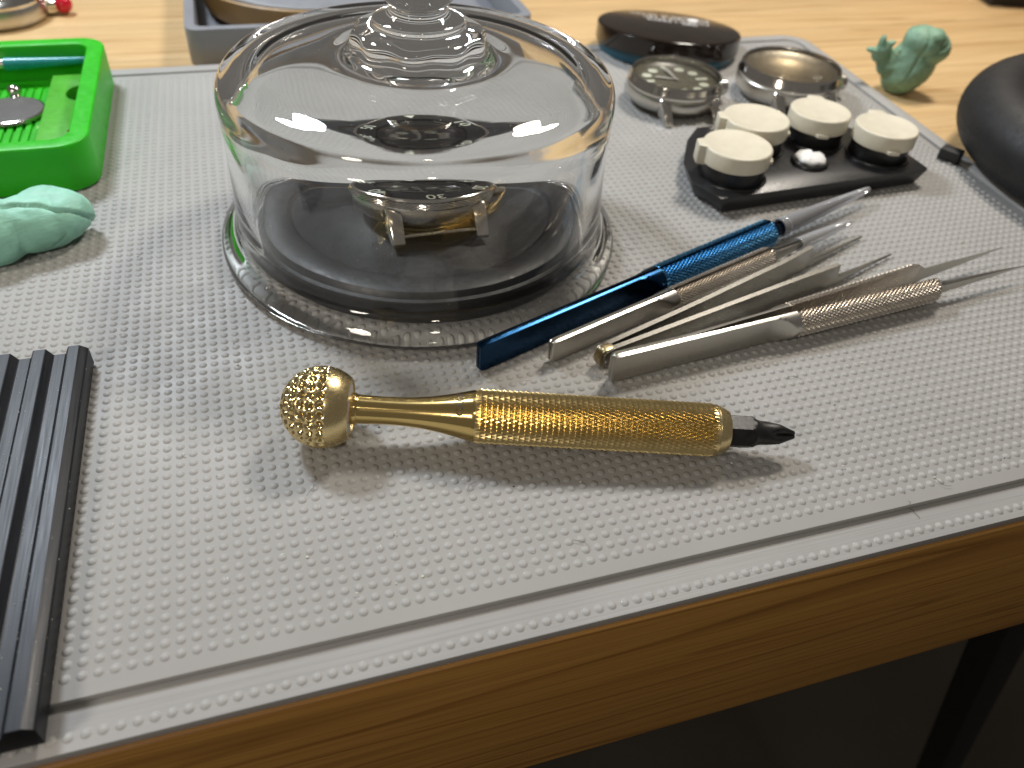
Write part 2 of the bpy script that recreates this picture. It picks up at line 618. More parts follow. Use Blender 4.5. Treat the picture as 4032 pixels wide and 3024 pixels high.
me.polygons.foreach_set("use_smooth", np.ones(nq + nt, dtype=bool))
me.update(calc_edges=True)
me.materials.append(M['mat'])
o = bpy.data.objects.new("bump_field", me)
COL.objects.link(o)
o.parent = mat_root
o['kind'] = 'stuff'

# ------------------------------------------------------------------ brass screwdriver
ax0 = Vector((4.677, 4.362, 0.87))
ax1 = Vector((12.65, 1.988, 0.62))
ux = (ax1 - ax0).normalized()
uy = Vector((0, 0, 1)).cross(ux).normalized()
uz = ux.cross(uy)
mt = Matrix((ux, uy, uz)).transposed().to_4x4()
mt.translation = ax0
drv = thing("screwdriver", "brass screwdriver with dimpled ball end, knurled grip and black cross tip bit", "screwdriver", matrix=mt)
RK = 0.848
# ball with rings of drilled cone dimples
dm = []
for k in range(7):
    th = math.radians(5.0 - 13.6 * k)       # angle from the equator, negative towards the rear
    cnt = max(3, round(27 * math.cos(th)))
    for j in range(cnt):
        ph = 2 * PI * (j + 0.13 * k) / cnt
        dm.append((math.sin(th), math.cos(th) * math.cos(ph), math.cos(th) * math.sin(ph)))
dm.append((-1, 0, 0))
dm = np.array(dm)
NP, NT = 432, 190
t_front = math.asin(0.57 / RK)
ths = np.concatenate([np.linspace(-PI / 2 + 0.02, 0.25, NT), np.linspace(0.27, t_front, 14)])
phs = np.arange(NP) * 2 * PI / NP
T, Ph = np.meshgrid(ths, phs, indexing='ij')
D = np.stack([np.sin(T), np.cos(T) * np.cos(Ph), np.cos(T) * np.sin(Ph)], -1).reshape(-1, 3)
best = np.full(len(D), -1.0)
for a in range(0, len(dm), 40):
    best = np.maximum(best, (D @ dm[a:a + 40].T).max(1))
ang = np.arccos(np.clip(best, -1, 1))
rd = 0.110
depth = np.where(ang < rd, 0.084 * (1 - ang / rd), 0)
rim_soft = 0.006 * np.exp(-((ang - rd) / 0.012) ** 2)
kv = D * (RK - depth - rim_soft)[:, None]
kf = []
nr = len(ths)
for a in range(nr - 1):
    for b in range(NP):
        b2 = (b + 1) % NP
        kf.append((a * NP + b, a * NP + b2, (a + 1) * NP + b2, (a + 1) * NP + b))
kf.append(tuple(range(NP)))
rf = RK * math.cos(t_front)
# front lip and recess
kv = kv.tolist()
last = (nr - 1) * NP
for r_, x_ in ((rf - 0.028, 0.578), (rf - 0.034, 0.545)):
    s0 = len(kv)
    kv += [(x_, r_ * math.cos(p), r_ * math.sin(p)) for p in phs]
    for b in range(NP):
        b2 = (b + 1) % NP
        kf.append((last + b, last + b2, s0 + b2, s0 + b))
    last = s0
kn = make("knob", kv, kf, M['brass_satin'], drv, smooth=18)
kn.data.materials.append(M['brass_facet'])
for p in kn.data.polygons:
    c_ = Vector(p.center).normalized()
    if c_.x < 0.3 and max(dm @ np.array(c_)) > math.cos(rd * 0.99):
        p.material_index = 1
make("knob_face", *lathe([(rf - 0.030, 0.545), (0.40, 0.555), (0.36, 0.575), (0.31, 0.58), (0.28, 0.55)], 64, 'X'), M['alu_face'], drv)
nk = [(0.33, 0.56), (0.335, 0.66), (0.325, 0.70), (0.305, 0.73), (0.298, 0.9), (0.292, 1.15), (0.292, 1.4), (0.300, 1.65),
      (0.318, 1.9), (0.348, 2.15), (0.388, 2.4), (0.432, 2.62), (0.478, 2.82), (0.516, 2.98), (0.535, 3.06), (0.535, 3.12)]
def smooth_prof(pr, sub=4):
    P = [np.array(p) for p in pr]
    out = []
    for i in range(len(P) - 1):
        p0, p1, p2, p3 = P[max(i - 1, 0)], P[i], P[i + 1], P[min(i + 2, len(P) - 1)]
        for k in range(sub):
            t = k / sub
            out.append(tuple(0.5 * ((2 * p1) + (-p0 + p2) * t + (2 * p0 - 5 * p1 + 4 * p2 - p3) * t * t + (-p0 + 3 * p1 - 3 * p2 + p3) * t ** 3)))
    out.append(tuple(P[-1]))
    return out
nks = smooth_prof(nk)
neck = make("neck", *lathe(nks, 96, 'X'), M['brass'], drv)
def neck_r(s):
    return float(np.interp(s, [q[1] for q in nks], [q[0] for q in nks]))
# engraved letters wrapped round the neck
tv, tf = text_mesh("CAGE", 0.20, bold=0.006)
xs = [q[0] for q in tv]
wtot = max(xs) - min(xs)
cen = (max(xs) + min(xs)) / 2
V = []
for x, y, z in tv:
    s = 2.80 - y
    r_ = neck_r(s) + 0.0015
    a = math.radians(78) + (x - cen) * 1.12 / 0.47
    V.append((s, -r_ * math.cos(a), r_ * math.sin(a)))
make("lettering", V, tf, M['brass_dark'], neck, smooth=0)
# knurled grip: four-sided points
def knurl(s0, s1, pitch, cols, rad, hgt, a0=0.0, a1=2 * PI, closed=True):
    ns = max(2, int(round((s1 - s0) / pitch)))
    nc = cols if closed else cols + 1
    V, Fc = [], []
    for i in range(ns + 1):
        s = s0 + (s1 - s0) * i / ns
        for j in range(nc):
            a = a0 + (a1 - a0) * j / cols
            hi = (i + j) % 2 == 0
            r_ = rad if hi else rad - hgt
            if i in (0, ns):
                r_ = rad - hgt * 0.8
            V.append((s, r_ * math.cos(a), r_ * math.sin(a)))
    for i in range(ns):
        for j in range(cols):
            a, b = i * nc + j, i * nc + (j + 1) % nc
            c2, d2 = a + nc, (i + 1) * nc + (j + 1) % nc
            if (i + j) % 2 == 0:      # a and d2 are high: split along low-low
                Fc += [(a, b, c2), (b, d2, c2)]
            else:
                Fc += [(a, b, d2), (a, d2, c2)]
    return V, Fc
make("grip", *knurl(3.105, 8.14, 0.1135, 84, 0.572, 0.044), M['brass_knurl'], drv, smooth=0)
make("collar", *lathe([(0.53, 8.10), (0.545, 8.14), (0.55, 8.17), (0.50, 8.30), (0.455, 8.40), (0.445, 8.415), (0.36, 8.415), (0.355, 8.2)], 72, 'X'), M['brass_satin'], drv, smooth=25)
# bit: hexagonal shank, round neck, fluted tip
secs = []
NB = 160
def bit_sec(s, mode, r_, fl=0.0):
    L = []
    for k in range(NB):
        a = 2 * PI * k / NB
        if mode == 'hex':
            q = ((a + PI / 6 - 0.66 - PI / 6 + PI / 6) % (PI / 3)) - PI / 6
            rr = min(0.318 / math.cos(q), r_)
        else:
            dl_ = abs((a - 0.07) % (PI / 2) - PI / 4)
            wf = math.radians(14 + 22 * min(1, max(0, (s - 9.28) / 0.35)))
            rr = r_ * (1 - fl * max(0, 1 - dl_ / wf) ** 0.85)
        L.append((s, rr * math.cos(a), rr * math.sin(a)))
    return L
for s in (8.25, 8.88, 8.90):
    secs.append(bit_sec(s, 'hex', 0.362))
for s, r_ in ((8.95, 0.345), (9.0, 0.318), (9.05, 0.290)):
    secs.append(bit_sec(s, 'hex', r_))
for s, r_, f_ in ((9.10, 0.270, 0), (9.16, 0.258, 0), (9.25, 0.252, 0), (9.32, 0.250, 0.0), (9.36, 0.25, 0.10), (9.40, 0.25, 0.20), (9.46, 0.248, 0.34), (9.54, 0.245, 0.48),
                  (9.60, 0.225, 0.55), (9.70, 0.180, 0.58), (9.80, 0.135, 0.58), (9.88, 0.10, 0.55), (9.895, 0.08, 0.5)):
    secs.append(bit_sec(s, 'r', r_, f_))
make("bit", *loft(secs), M['bit'], drv, smooth=24)

# ------------------------------------------------------------------ glass cloche, black puck and watch below it
CX, CY = 8.352, 11.826
outer = [(5.24, 0.0), (5.37, 0.04), (5.46, 0.14), (5.46, 0.30), (5.38, 0.46), (5.23, 0.60), (5.08, 0.73), (4.99, 0.92), (4.94, 1.6), (4.92, 2.5),
         (4.92, 3.3), (4.93, 3.8), (4.94, 4.1), (4.93, 4.32), (4.88, 4.50), (4.78, 4.66), (4.62, 4.78), (4.42, 4.86), (4.2, 4.90), (3.6, 4.955), (2.9, 5.01), (2.4, 5.05),
         (2.05, 5.09), (1.84, 5.15), (1.70, 5.24), (1.64, 5.36), (1.62, 5.48), (1.54, 5.60), (1.38, 5.67), (1.20, 5.71), (1.13, 5.77), (1.08, 5.86), (0.92, 5.94), (0.78, 6.01), (0.70, 6.09), (0.70, 6.17),
         (0.80, 6.28), (0.93, 6.45), (1.02, 6.66), (1.06, 6.90), (1.03, 7.14), (0.92, 7.40), (0.72, 7.62), (0.42, 7.78), (0, 7.83)]
inner = [(0, 4.64), (1.4, 4.62), (2.6, 4.56), (3.4, 4.49), (3.85, 4.43), (4.2, 4.32), (4.42, 4.14), (4.53, 3.88), (4.57, 3.5), (4.58, 3.0), (4.59, 1.8), (4.61, 1.0), (4.65, 0.68), (4.74, 0.46), (4.86, 0.28), (4.97, 0.13), (5.05, 0.03), (5.12, 0.0)]
prof = list(reversed(smooth_prof(list(reversed(outer)), 3)))
inn = smooth_prof(inner, 3)
full = list(reversed(prof)) + list(reversed(inn))
full = prof[::-1] + inn[::-1]
vf = lathe(full, 160)
# close the foot between the last inner and the first outer ring
cl = tag(make("cloche", *lathe([inn[0]] + inn[1:] + prof, 160), M['glass'], None, smooth=180), "clear glass bell cover with a glass knob, standing over a watch", "glass cover")
for q in cl.data.vertices:
    a_ = math.atan2(q.co.y, q.co.x)
    rad_ = math.hypot(q.co.x, q.co.y)
    z_ = q.co.z
    f_ = 1 + 0.0012 * math.sin(3 * a_ + 1.7 * z_) + 0.0008 * math.sin(7 * a_ - 2.3 * z_ + 1) + 0.0005 * math.sin(13 * a_ + 4 * z_)
    if 5.15 < z_ < 5.75 and rad_ > 1.0:
        f_ += 0.022 * math.cos(10 * a_) * math.sin(PI * (z_ - 5.15) / 0.6)
    q.co.x *= f_
    q.co.y *= f_
    q.co.z += 0.004 * math.sin(2 * a_ + rad_ * 1.9) * min(1, z_)
cl.location = (CX, CY, 0.05)
cl.cycles.is_caustics_caster = True

puck = thing("watch_stand", "round black plastic pad under the glass cover, carrying a watch", "stand", (CX, CY, 0.055))
make("base", *lathe([(0, 0), (4.40, 0), (4.50, 0.05), (4.54, 0.14), (4.53, 0.78), (4.49, 0.85), (4.40, 0.88), (4.36, 0.95), (4.30, 1.02), (4.20, 1.05), (3.76, 1.05), (3.64, 1.02), (3.58, 0.95), (3.52, 0.90)], 96), M['puck'], puck, smooth=30)
make("recess", *lathe([(3.54, 0.905), (3.3, 0.89), (1.45, 0.89), (1.35, 0.94), (1.30, 1.05), (1.25, 1.08), (0, 1.085)], 96), M['puck'], puck, smooth=30)

def numeral_ring(labels, rad, size, z, start=0.0, out=True):
    parts = []
    for k, s in labels:
        a = PI / 2 - 2 * PI * k / 60
        vf_ = text_mesh(s, size)
        ca, sa = math.cos(a - PI / 2), math.sin(a - PI / 2)
        parts.append(xf(vf_, lambda x, y, zz: (ca * x - sa * (y + rad), sa * x + ca * (y + rad), z)))
    return join(*parts)

def lug(sx, sy, w_, yo, yi, ztop, zbot, x0):
    # horn seen from the side: a curved blade dropping to its tip
    ys = np.linspace(yi, yo, 9)
    secs = []
    for i, y in enumerate(ys):
        t = i / 8
        zt = ztop - (ztop - zbot - 0.10) * t ** 1.9
        zb = zbot + (1 - t) * 0.18
        wd = w_ * (1 - 0.18 * t)
        xa, xb = x0, x0 + wd
        secs.append([(sx * xa, sy * y, zb), (sx * xb, sy * y, zb), (sx * xb, sy * y, zt - 0.05), (sx * (xb - 0.05), sy * y, zt), (sx * xa, sy * y, zt)])
    return loft(secs)

def watch(root, R, hz, lugx, lugout, bezel='plain', dial='markers', crown=True, lugw=0.30, slim=False):
    make("case", *lathe([(0, 0.0), (R * 0.80, 0.0), (R * 0.86, 0.06), (R * 0.97, 0.22), (R, 0.32), (R, hz * 0.62), (R * 0.97, hz * 0.68)], 96), M['case'], root)
    for sx in (-1, 1):
        for sy in (-1, 1):
            make("lug", *lug(sx, sy, lugw, lugout, R * 0.70, hz * 0.66, -0.03, lugx), M['chrome'], root, bevel=0.02)
    if crown:
        V, Fc = knurl(R - 0.05, R + 0.32, 0.37, 36, 0.30, 0.03)
        c1 = lathe([(0.30, R + 0.04), (0.31, R + 0.1), (0.31, R + 0.32), (0.27, R + 0.36), (0, R + 0.36)], 28, 'X')
        c0 = lathe([(0.16, R - 0.1), (0.16, R + 0.05)], 16, 'X')
        make("crown", *xf(join(c0, c1), lambda x, y, z: (x, y, z + hz * 0.42)), M['case'], root)
    for sy in (() if slim else (-1, 1)):
        make("spring_bar", *tube([(-lugx - 0.05, sy * (lugout - 0.22), 0.14), (lugx + 0.05, sy * (lugout - 0.22), 0.14)], 0.06, 10), M['steel_bright'], root)
    if bezel == 'plain':
        make("bezel", *lathe([(R * 0.985, hz * 0.62), (R * 0.995, hz * 0.70), (R * 0.97, hz * 0.76), (R * 0.955, hz * 0.93), (R * 0.93, hz), (R * 0.90, hz), (R * 0.885, hz * 0.97), (R * 0.87, hz * 0.74)], 96), M['chrome'], root)
        ri = R * 0.885
    else:
        NS = 120
        b = []
        vv, ff = knurl(hz * 0.66, hz * 0.90, hz * 0.24 / 6, 140, R * 1.03, 0.028)
        b.append(([(y, z, x) for x, y, z in vv], ff))
        bz = make("bezel", *join(b[0], lathe([(R * 1.0, hz * 0.66), (R * 0.99, hz * 0.89), (R * 1.01, hz * 0.905), (R * 0.985, hz * 0.965), (R * 0.955, hz * 0.985), (R * 0.94, hz * 0.975), (R * 0.93, hz * 0.95)], 120)), M['chrome'], root, smooth=25)
        make("insert", *lathe([(R * 0.94, hz * 0.968), (R * 0.66, hz * 1.048), (R * 0.65, hz * 0.95)], 120), M['black_gloss'], bz)
        zz = hz * 0.996
        num = numeral_ring([(10, "10"), (20, "20"), (30, "30"), (40, "40"), (50, "50")], R * 0.80, 0.52, zz)
        num = xf(num, lambda x, y, z: (x, y, hz * (0.968 + (0.94 - math.hypot(x, y) / R) / 0.28 * 0.080) + 0.006))
        tri_ = ([(-0.16, R * 0.92, hz * 0.985), (0.16, R * 0.92, hz * 0.985), (0, R * 0.72, hz * 1.035)], [(0, 1, 2)])
        make("numerals", *join(num, tri_), M['lume'], bz, smooth=0)
        ri = R * 0.655
    zd = hz * 0.72
    if dial != 'none':
        dl = make("dial", *lathe([(0, zd), (ri * 0.86, zd), (ri * 0.93, zd + 0.08), (ri * 1.0, zd + 0.12)], 72), M['dial_sheen' if slim else 'dial'], root)
        ms = []
        for k in range(12):
            a = 2 * PI * k / 12
            ca, sa = math.cos(a), math.sin(a)
            r0 = ri * 0.68
            if k in (0, 3, 6, 9):
                q = box(-0.24, -0.09, 0, 0.24, 0.09, 0.012)
            else:
                q = lathe([(0.19, 0), (0.19, 0.012), (0, 0.012)], 18)
            ms.append(xf(q, lambda x, y, z: (ca * (r0 + x) - sa * y, sa * (r0 + x) + ca * y, zd + 0.004 + z)))
        for q in ms:
            make("hour_marker", *q, M['lume'], dl, smooth=0)
        for ln, wd, a, zz in ((ri * 0.50, 0.14, 2.75, 0.05), (ri * 0.74, 0.12, 1.62, 0.08)):
            ca, sa = math.cos(a), math.sin(a)
            q = prism([(-0.12, -wd * 0.3), (0.1, -wd * 0.3), (ln * 0.55, -wd / 2), (ln * 0.85, -wd / 2), (ln, 0), (ln * 0.85, wd / 2), (ln * 0.55, wd / 2), (0.1, wd * 0.3), (-0.12, wd * 0.3)], 0, 0.012)
            make("hand", *xf(q, lambda x, y, z: (ca * x - sa * y, sa * x + ca * y, zd + zz + z)), M['lume_hand'], dl, smooth=0)
    else:
        dl = make("case_interior", *lathe([(0, hz * 0.84), (ri * 0.86, hz * 0.84), (ri * 0.90, hz * 0.88), (ri * 0.99, hz * 0.90)], 72), M['dial_grey'], root)  # floor raised and tinted to imitate the reflection in the crystal
    make("crystal", *lathe([(ri * 1.0, hz * 0.96), (ri * 0.985, hz * 1.02), (ri * 0.94, hz * 1.035), (ri * 0.6, hz * 1.05), (0, hz * 1.055)], 72), M['crystal'], root)

M['black_gloss'] = plain("black_gloss_insert", (0.006, 0.006, 0.007), 0.12)
M['lume_hand'] = plain("pale_hand", (0.58, 0.56, 0.52), 0.4)
wt = thing("watch", "diver style watch head with black numbered turning bezel under the glass cover", "watch", (CX + 0.03, CY - 0.02, 1.14), math.radians(0.5))
watch(wt, 1.87, 1.28, 0.93, 2.20, 'diver', lugw=0.40)

# two watch heads on the mat behind
wt = thing("watch", "steel watch head with black dial and round pale hour dots, beside the dark round tin", "watch", (19.62, 18.95, 0.06), math.radians(-3))
watch(wt, 1.80, 1.12, 0.80, 2.12, lugw=0.36, slim=True)
wt = thing("watch", "empty steel watch case with bare crystal and no dial, behind the cream lids", "watch", (24.55, 18.85, 0.06), math.radians(-10))
watch(wt, 2.02, 1.20, 0.86, 2.35, dial='none', lugw=0.38, slim=True)

# ------------------------------------------------------------------ tweezers
def place(a, b, z):
    a, b = Vector((*a, 0)), Vector((*b, 0))
    d = b - a
    return (a.x, a.y, z), math.atan2(d.y, d.x), d.length

def tweezer_arm(root, side, r_, t, sc, kn0, kn1, tip, mat, kmat, gap=0.012, spread=0.0, s_open=2.5, tipr=0.16, endround=0.18, knp=0.036, cols=26, neckmat=None):
    def off(s):
        q = max(0, s - s_open)
        return side * spread * (0.052 * q + 0.0022 * q * q)
    def g(s):
        return gap if s < s_open else gap + 0.02 * min(1, (s - s_open) / 1.5)
    S = [0.0, 0.03, 0.08, 0.16, 0.3, 0.8, 1.5, 2.0, 2.5, 3.0, 3.5, 4.0, 4.5] + list(np.linspace(kn0 - 1.0, kn0 - 0.02, 18))
    S = sorted(set(x for x in S if x < kn0))
    def tt(s):
        d = s - (kn0 - 0.85)
        if d <= 0:
            return t
        rc = 1.0
        return min(r_ * 1.01, t + rc - math.sqrt(max(0, rc * rc - min(d, rc) ** 2)))
    def rr(s):
        if s < 0.16:
            return r_ * (0.86 + 0.14 * math.sqrt(max(0, 1 - ((0.16 - s) / 0.16) ** 2)))
        return r_
    def sec(s, rad, tk):
        L = []
        gg = g(s)
        o_ = off(s)
        for k in range(21):
            a = -PI / 2 + PI * k / 20
            y = max(gg, min(rad * math.cos(a), tk))
            L.append((s, side * y + o_, rad * math.sin(a)))
        return L
    arm = make("arm", *loft([sec(s, rr(s), min(tt(s), rr(s) * 1.01) if s > 0.02 else t * 0.8) for s in S]), mat, root, smooth=30)
    # grip with four-sided points over the half round, flat inside
    vv, ff = knurl(kn0, kn1, knp, cols, r_ + 0.016, 0.05, -PI / 2, PI / 2, False)
    ns = max(2, int(round((kn1 - kn0) / knp)))
    nc = cols + 1
    V = []
    for x, y, z in vv:
        V.append((x, side * max(y, g(x)) + off(x), z))
    for i in range(ns):
        a, b = i * nc, (i + 1) * nc
        ff.append((a, a + cols, b + cols, b))
    ff.append(tuple(range(nc)))
    ff.append(tuple(ns * nc + q for q in range(nc)))
    make("grip", V, ff, kmat, arm, smooth=0)
    # neck and point
    S2 = [kn1 - 0.01, kn1 + 0.10, kn1 + 0.20, kn1 + 0.30] + list(np.linspace(kn1 + 0.45, tip, 14))
    secs = []
    for s in S2:
        if s < kn1 + 0.35:
            q = (s - kn1) / 0.35
            rad = r_ * 0.97 + (tipr - r_ * 0.97) * min(1, max(0, q)) ** 0.8
        else:
            q = (s - kn1 - 0.35) / (tip - kn1 - 0.35)
            rad = tipr * (1 - q) ** 0.85 + 0.012
        secs.append(sec(s, rad, max(0.02, rad * 0.75)))
    make("point", *loft(secs), neckmat or mat, arm, smooth=30)
    return arm

loc, rz_, L = place((8.33, 5.62), (22.6, 10.74), 0.45)
tw = thing("tweezers", "blue tweezers with knurled grip and clear plastic tip guard, nearest the glass cover", "tweezers", loc, rz_, "tweezers lying side by side")
for side in (-1, 1):
    tweezer_arm(tw, side, 0.40, 0.105, 1, 5.75, 10.25, 14.4, M['blue'], M['blue_knurl'], tipr=0.20, knp=0.088, cols=28, spread=0.012)
gp = make("tip_guard", *lathe(smooth_prof([(0.26, 10.72), (0.29, 10.74), (0.29, 10.84), (0.265, 10.86), (0.262, 10.95), (0.275, 10.97), (0.275, 11.02), (0.26, 11.04), (0.24, 12.0), (0.19, 13.4), (0.13, 14.6), (0.085, 15.2), (0, 15.25)], 2), 32, 'X'), M['guard'], tw)

loc, rz_, L = place((10.05, 5.53), (17.0, 7.88), 0.38)
tw = thing("tweezers", "slim silver knurled tweezers lying closed against the blue pair", "tweezers", loc, rz_, "tweezers lying side by side")
for side in (-1, 1):
    tweezer_arm(tw, side, 0.30, 0.095, 1, 4.0, 7.75, 10.6, M['steel'], M['steel_knurl'], tipr=0.15, knp=0.070, cols=24, spread=0.03)
make("tip_guard", *lathe(smooth_prof([(0.20, 9.0), (0.21, 9.05), (0.20, 9.1), (0.18, 10.0), (0.12, 11.0), (0.05, 11.5), (0, 11.52)], 2), 24, 'X'), M['guard'], tw)

# plain strip tweezers, notched tips
loc, rz_, L = place((11.15, 5.10), (21.35, 8.0), 0.05)
tw = thing("tweezers", "plain steel strip tweezers with notched points and a bronzed joint, lying open", "tweezers", loc, rz_, "tweezers lying side by side")
def strip_arm(side):
    S = [0.0, 0.12, 0.3, 0.8, 1.6, 2.6, 3.6, 4.6, 5.6, 6.4, 7.0, 7.5, 7.82, 7.86, 7.92, 8.1, 8.5, 9.0, 9.5, 10.0, 10.4, 10.62]
    secs = []
    for s in S:
        zt = float(np.interp(s, [0, 0.12, 0.3, 2, 6, 7.5, 7.82, 7.86, 7.92, 8.3, 9.2, 10.62], [0.46, 0.52, 0.55, 0.60, 0.70, 0.70, 0.70, 0.38, 0.28, 0.22, 0.15, 0.07]))
        zb = float(np.interp(s, [0, 0.12, 0.3, 6, 7.9, 9, 10.62], [0.08, 0.02, 0.0, 0.0, 0.02, 0.05, 0.04]))
        q = min(1, s / 8.2)
        o_ = float(np.interp(s, [0, 2.7, 7.4, 8.0, 10.62], [0.09, 0.21, 0.41, 0.42, 0.26])) if side < 0 else float(np.interp(s, [0, 3, 6.5, 7.9, 10.62], [0.09, 0.19, 0.38, 0.56, 0.80]))
        t_ = 0.07 if s < 7.8 else float(np.interp(s, [7.8, 10.62], [0.07, 0.02]))
        # slight cupping of the wide strip
        secs.append([(s, side * (o_ - t_), zb), (s, side * (o_ + t_), zb), (s, side * (o_ + t_ + 0.02), (zb + zt) / 2), (s, side * (o_ + t_), zt), (s, side * (o_ - t_), zt), (s, side * (o_ - t_ + 0.02), (zb + zt) / 2)])
    return loft(secs)
for side in (-1, 1):
    make("arm", *strip_arm(side), M['strip'], tw, smooth=30, bevel=0.012, segs=1)
jo = [(0.32, 0.02), (0.05, 0.02), (-0.03, 0.08), (-0.08, 0.18), (-0.095, 0.29), (-0.08, 0.40), (-0.03, 0.49), (0.05, 0.54), (0.32, 0.55)]
jn = []
for yy in (-0.125, -0.01, 0.01, 0.125):
    g_ = 0.0 if abs(yy) > 0.05 else 0.03
    jn.append([(x + g_, yy, z) for x, z in jo])
make("joint", *loft(jn), M['bronze'], tw, bevel=0.02)

loc, rz_, L = place((11.22, 4.60), (24.0, 5.95), 0.44)
tw = thing("tweezers", "silver tweezers with coarse knurled grip lying open, nearest the screwdriver tip", "tweezers", loc, rz_, "tweezers lying side by side")
tweezer_arm(tw, -1, 0.38, 0.115, 1, 5.2, 9.85, 13.55, M['steel'], M['steel_knurl'], tipr=0.17, knp=0.078, cols=26, s_open=2.0, gap=0.006)
fa = tweezer_arm(tw, 1, 0.38, 0.115, 1, 5.2, 9.85, 13.55, M['steel'], M['steel_knurl'], tipr=0.17, knp=0.078, cols=26, s_open=2.0, spread=1.0, gap=0.006)

# ------------------------------------------------------------------ oil cup stand
st = thing("oil_cup_stand", "black oil cup stand with four cream lidded cups and a small centre well", "stand", (0, 0, 0.05))
ol = [(17.35, 10.86), (25.28, 11.28), (25.40, 11.42), (25.38, 12.45), (24.30, 15.3), (23.9, 15.7), (18.9, 15.6), (18.1, 14.75), (17.25, 13.3), (16.95, 12.1)]
make("base", *prism(ol, 0.0, 0.56, 0.0, 0.28), M['black_plastic'], st, bevel=0.05, segs=2)
LIDT = 163
for (x, y, rt, ang_) in ((18.42, 12.25, 1.08, 163), (20.05, 13.95, 1.10, 163), (22.62, 14.10, 1.02, 68), (24.22, 12.62, 1.02, 74)):
    cup = make("cup", *lathe([(0, 0.56), (rt * 0.90, 0.56), (rt * 0.93, 0.60), (rt * 0.92, 0.95), (rt * 0.90, 1.12), (0, 1.12)], 48), M['black_plastic'], st)
    a = math.radians(ang_)
    ring = make("seat_ring", *lathe([(rt * 1.05, 0.555), (rt * 1.03, 0.60), (rt * 0.96, 0.60), (rt * 0.95, 0.555)], 48), M['black_plastic'], cup)
    lidm = join(lathe([(0, 1.05), (rt * 0.97, 1.05), (rt, 1.08), (rt, 1.53), (rt * 0.975, 1.57), (rt * 0.93, 1.585), (rt * 0.91, 1.578), (0, 1.578)], 64))
    lid = make("lid", *lidm, M['cream'], cup)
    tb = prism([(rt * 0.90, -0.34), (rt + 0.16, -0.24), (rt + 0.18, -0.2), (rt + 0.18, 0.2), (rt + 0.16, 0.24), (rt * 0.90, 0.34)], 0.98, 1.588)
    make("hinge", *tb, M['cream'], lid, bevel=0.03)
    fp = prism([(-rt * 0.92, -0.26), (-rt - 0.10, -0.18), (-rt - 0.13, 0), (-rt - 0.10, 0.18), (-rt * 0.92, 0.26)], 1.04, 1.16)
    make("thumb_tab", *fp, M['cream'], lid, bevel=0.02)
    for q in (cup,):
        q.location = (x, y, 0)
        q.rotation_euler = (0, 0, a)
make("well", *lathe([(0.62, 0.55), (0.60, 0.66), (0.56, 0.70), (0.51, 0.70), (0.48, 0.62), (0, 0.58)], 40), M['black_plastic'], st).location = (21.45, 12.45, 0)
# lump of white pith in the well
P = []
NU, NVv = 28, 14
for i in range(NVv + 1):
    for j in range(NU):
        a = 2 * PI * j / NU
        t = i / NVv * PI
        r_ = 0.50 * math.sin(t) * (1 - 0.42 * math.exp(-((a - 0.75) / 0.42) ** 2)) * (1 + 0.05 * math.sin(5 * a + 1))
        P.append((r_ * math.cos(a), r_ * math.sin(a), 0.17 * -math.cos(t) + 0.03 * math.sin(7 * a) * math.sin(t)))
Fc = [(i * NU + j, i * NU + (j + 1) % NU, (i + 1) * NU + (j + 1) % NU, (i + 1) * NU + j) for i in range(NVv) for j in range(NU)]
o = tag(make("pith_lump", P, Fc, M['white_pith'], None), "lump of white pith in the small centre well of the black stand", "pith")
o.location = (21.45, 12.45, 0.80)

# ------------------------------------------------------------------ round tin at the back
vd_ = Vector((21.93 - 4.32, 24.42 + 7.79, 0)).normalized()
TINM = Matrix.Translation((21.93, 24.42, 0.92)) @ Matrix.Rotation(0.118, 4, Vector((-vd_.y, vd_.x, 0))) @ Matrix.Translation((0, 0, -1.18)) 
tn = thing("round_tin", "flat round black tin, brown reflection put into its colour, with faded white print and a teal base", "tin", matrix=TINM)
make("body", *lathe([(2.9, 0.43), (3.08, 0.45), (3.1, 0.50), (3.1, 1.12), (3.06, 1.165), (2.98, 1.18), (0, 1.18)], 96), M['tin_top'], tn)
make("base", *lathe([(0, 0.0), (2.78, 0.0), (2.92, 0.05), (2.99, 0.30), (2.97, 0.42), (2.9, 0.45)], 96), M['teal_dark'], tn)
pr = []
rr_ = random.Random(3)
def glyph_row(x0, x1, y, h):
    x = x0
    while x < x1:
        wd = rr_.uniform(0.05, 0.10)
        if rr_.random() > 0.14:
            pr.append(box(x, y, 1.182, x + wd * 0.45, y + h, 1.185))
            if rr_.random() > 0.4:
                pr.append(box(x + wd * 0.45, y + h * rr_.choice((0, 0.42, 0.8)), 1.182, x + wd, y + h * rr_.choice((0.2, 0.55, 1.0)) + 0.02, 1.185))
        x += wd + 0.035
glyph_row(-1.75, 0.25, 1.75, 0.26)
glyph_row(-1.15, 0.25, 1.28, 0.26)
glyph_row(-0.95, 0.30, 0.72, 0.34)
glyph_row(0.45, 1.65, 0.95, 0.22)
glyph_row(0.60, 1.25, 0.55, 0.30)
def ell(cx, cy, a, b, wdt, n=40):
    o1 = [(cx + a * math.cos(2 * PI * k / n), cy + b * math.sin(2 * PI * k / n)) for k in range(n)]
    i1 = [(cx + (a - wdt) * math.cos(2 * PI * k / n), cy + (b - wdt) * math.sin(2 * PI * k / n)) for k in range(n)]
    return ring_prism(o1, i1, 1.182, 1.185)
pr.append(ell(1.05, 1.75, 0.72, 0.36, 0.07))
pr.append(xf(lathe([(0.26, 1.182), (0.26, 1.185), (0, 1.185)], 24), lambda x, y, z: (x + 1.05, y + 1.75, z)))
sp_ = join(*pr)
ca, sa = math.cos(math.radians(-27)), math.sin(math.radians(-27))
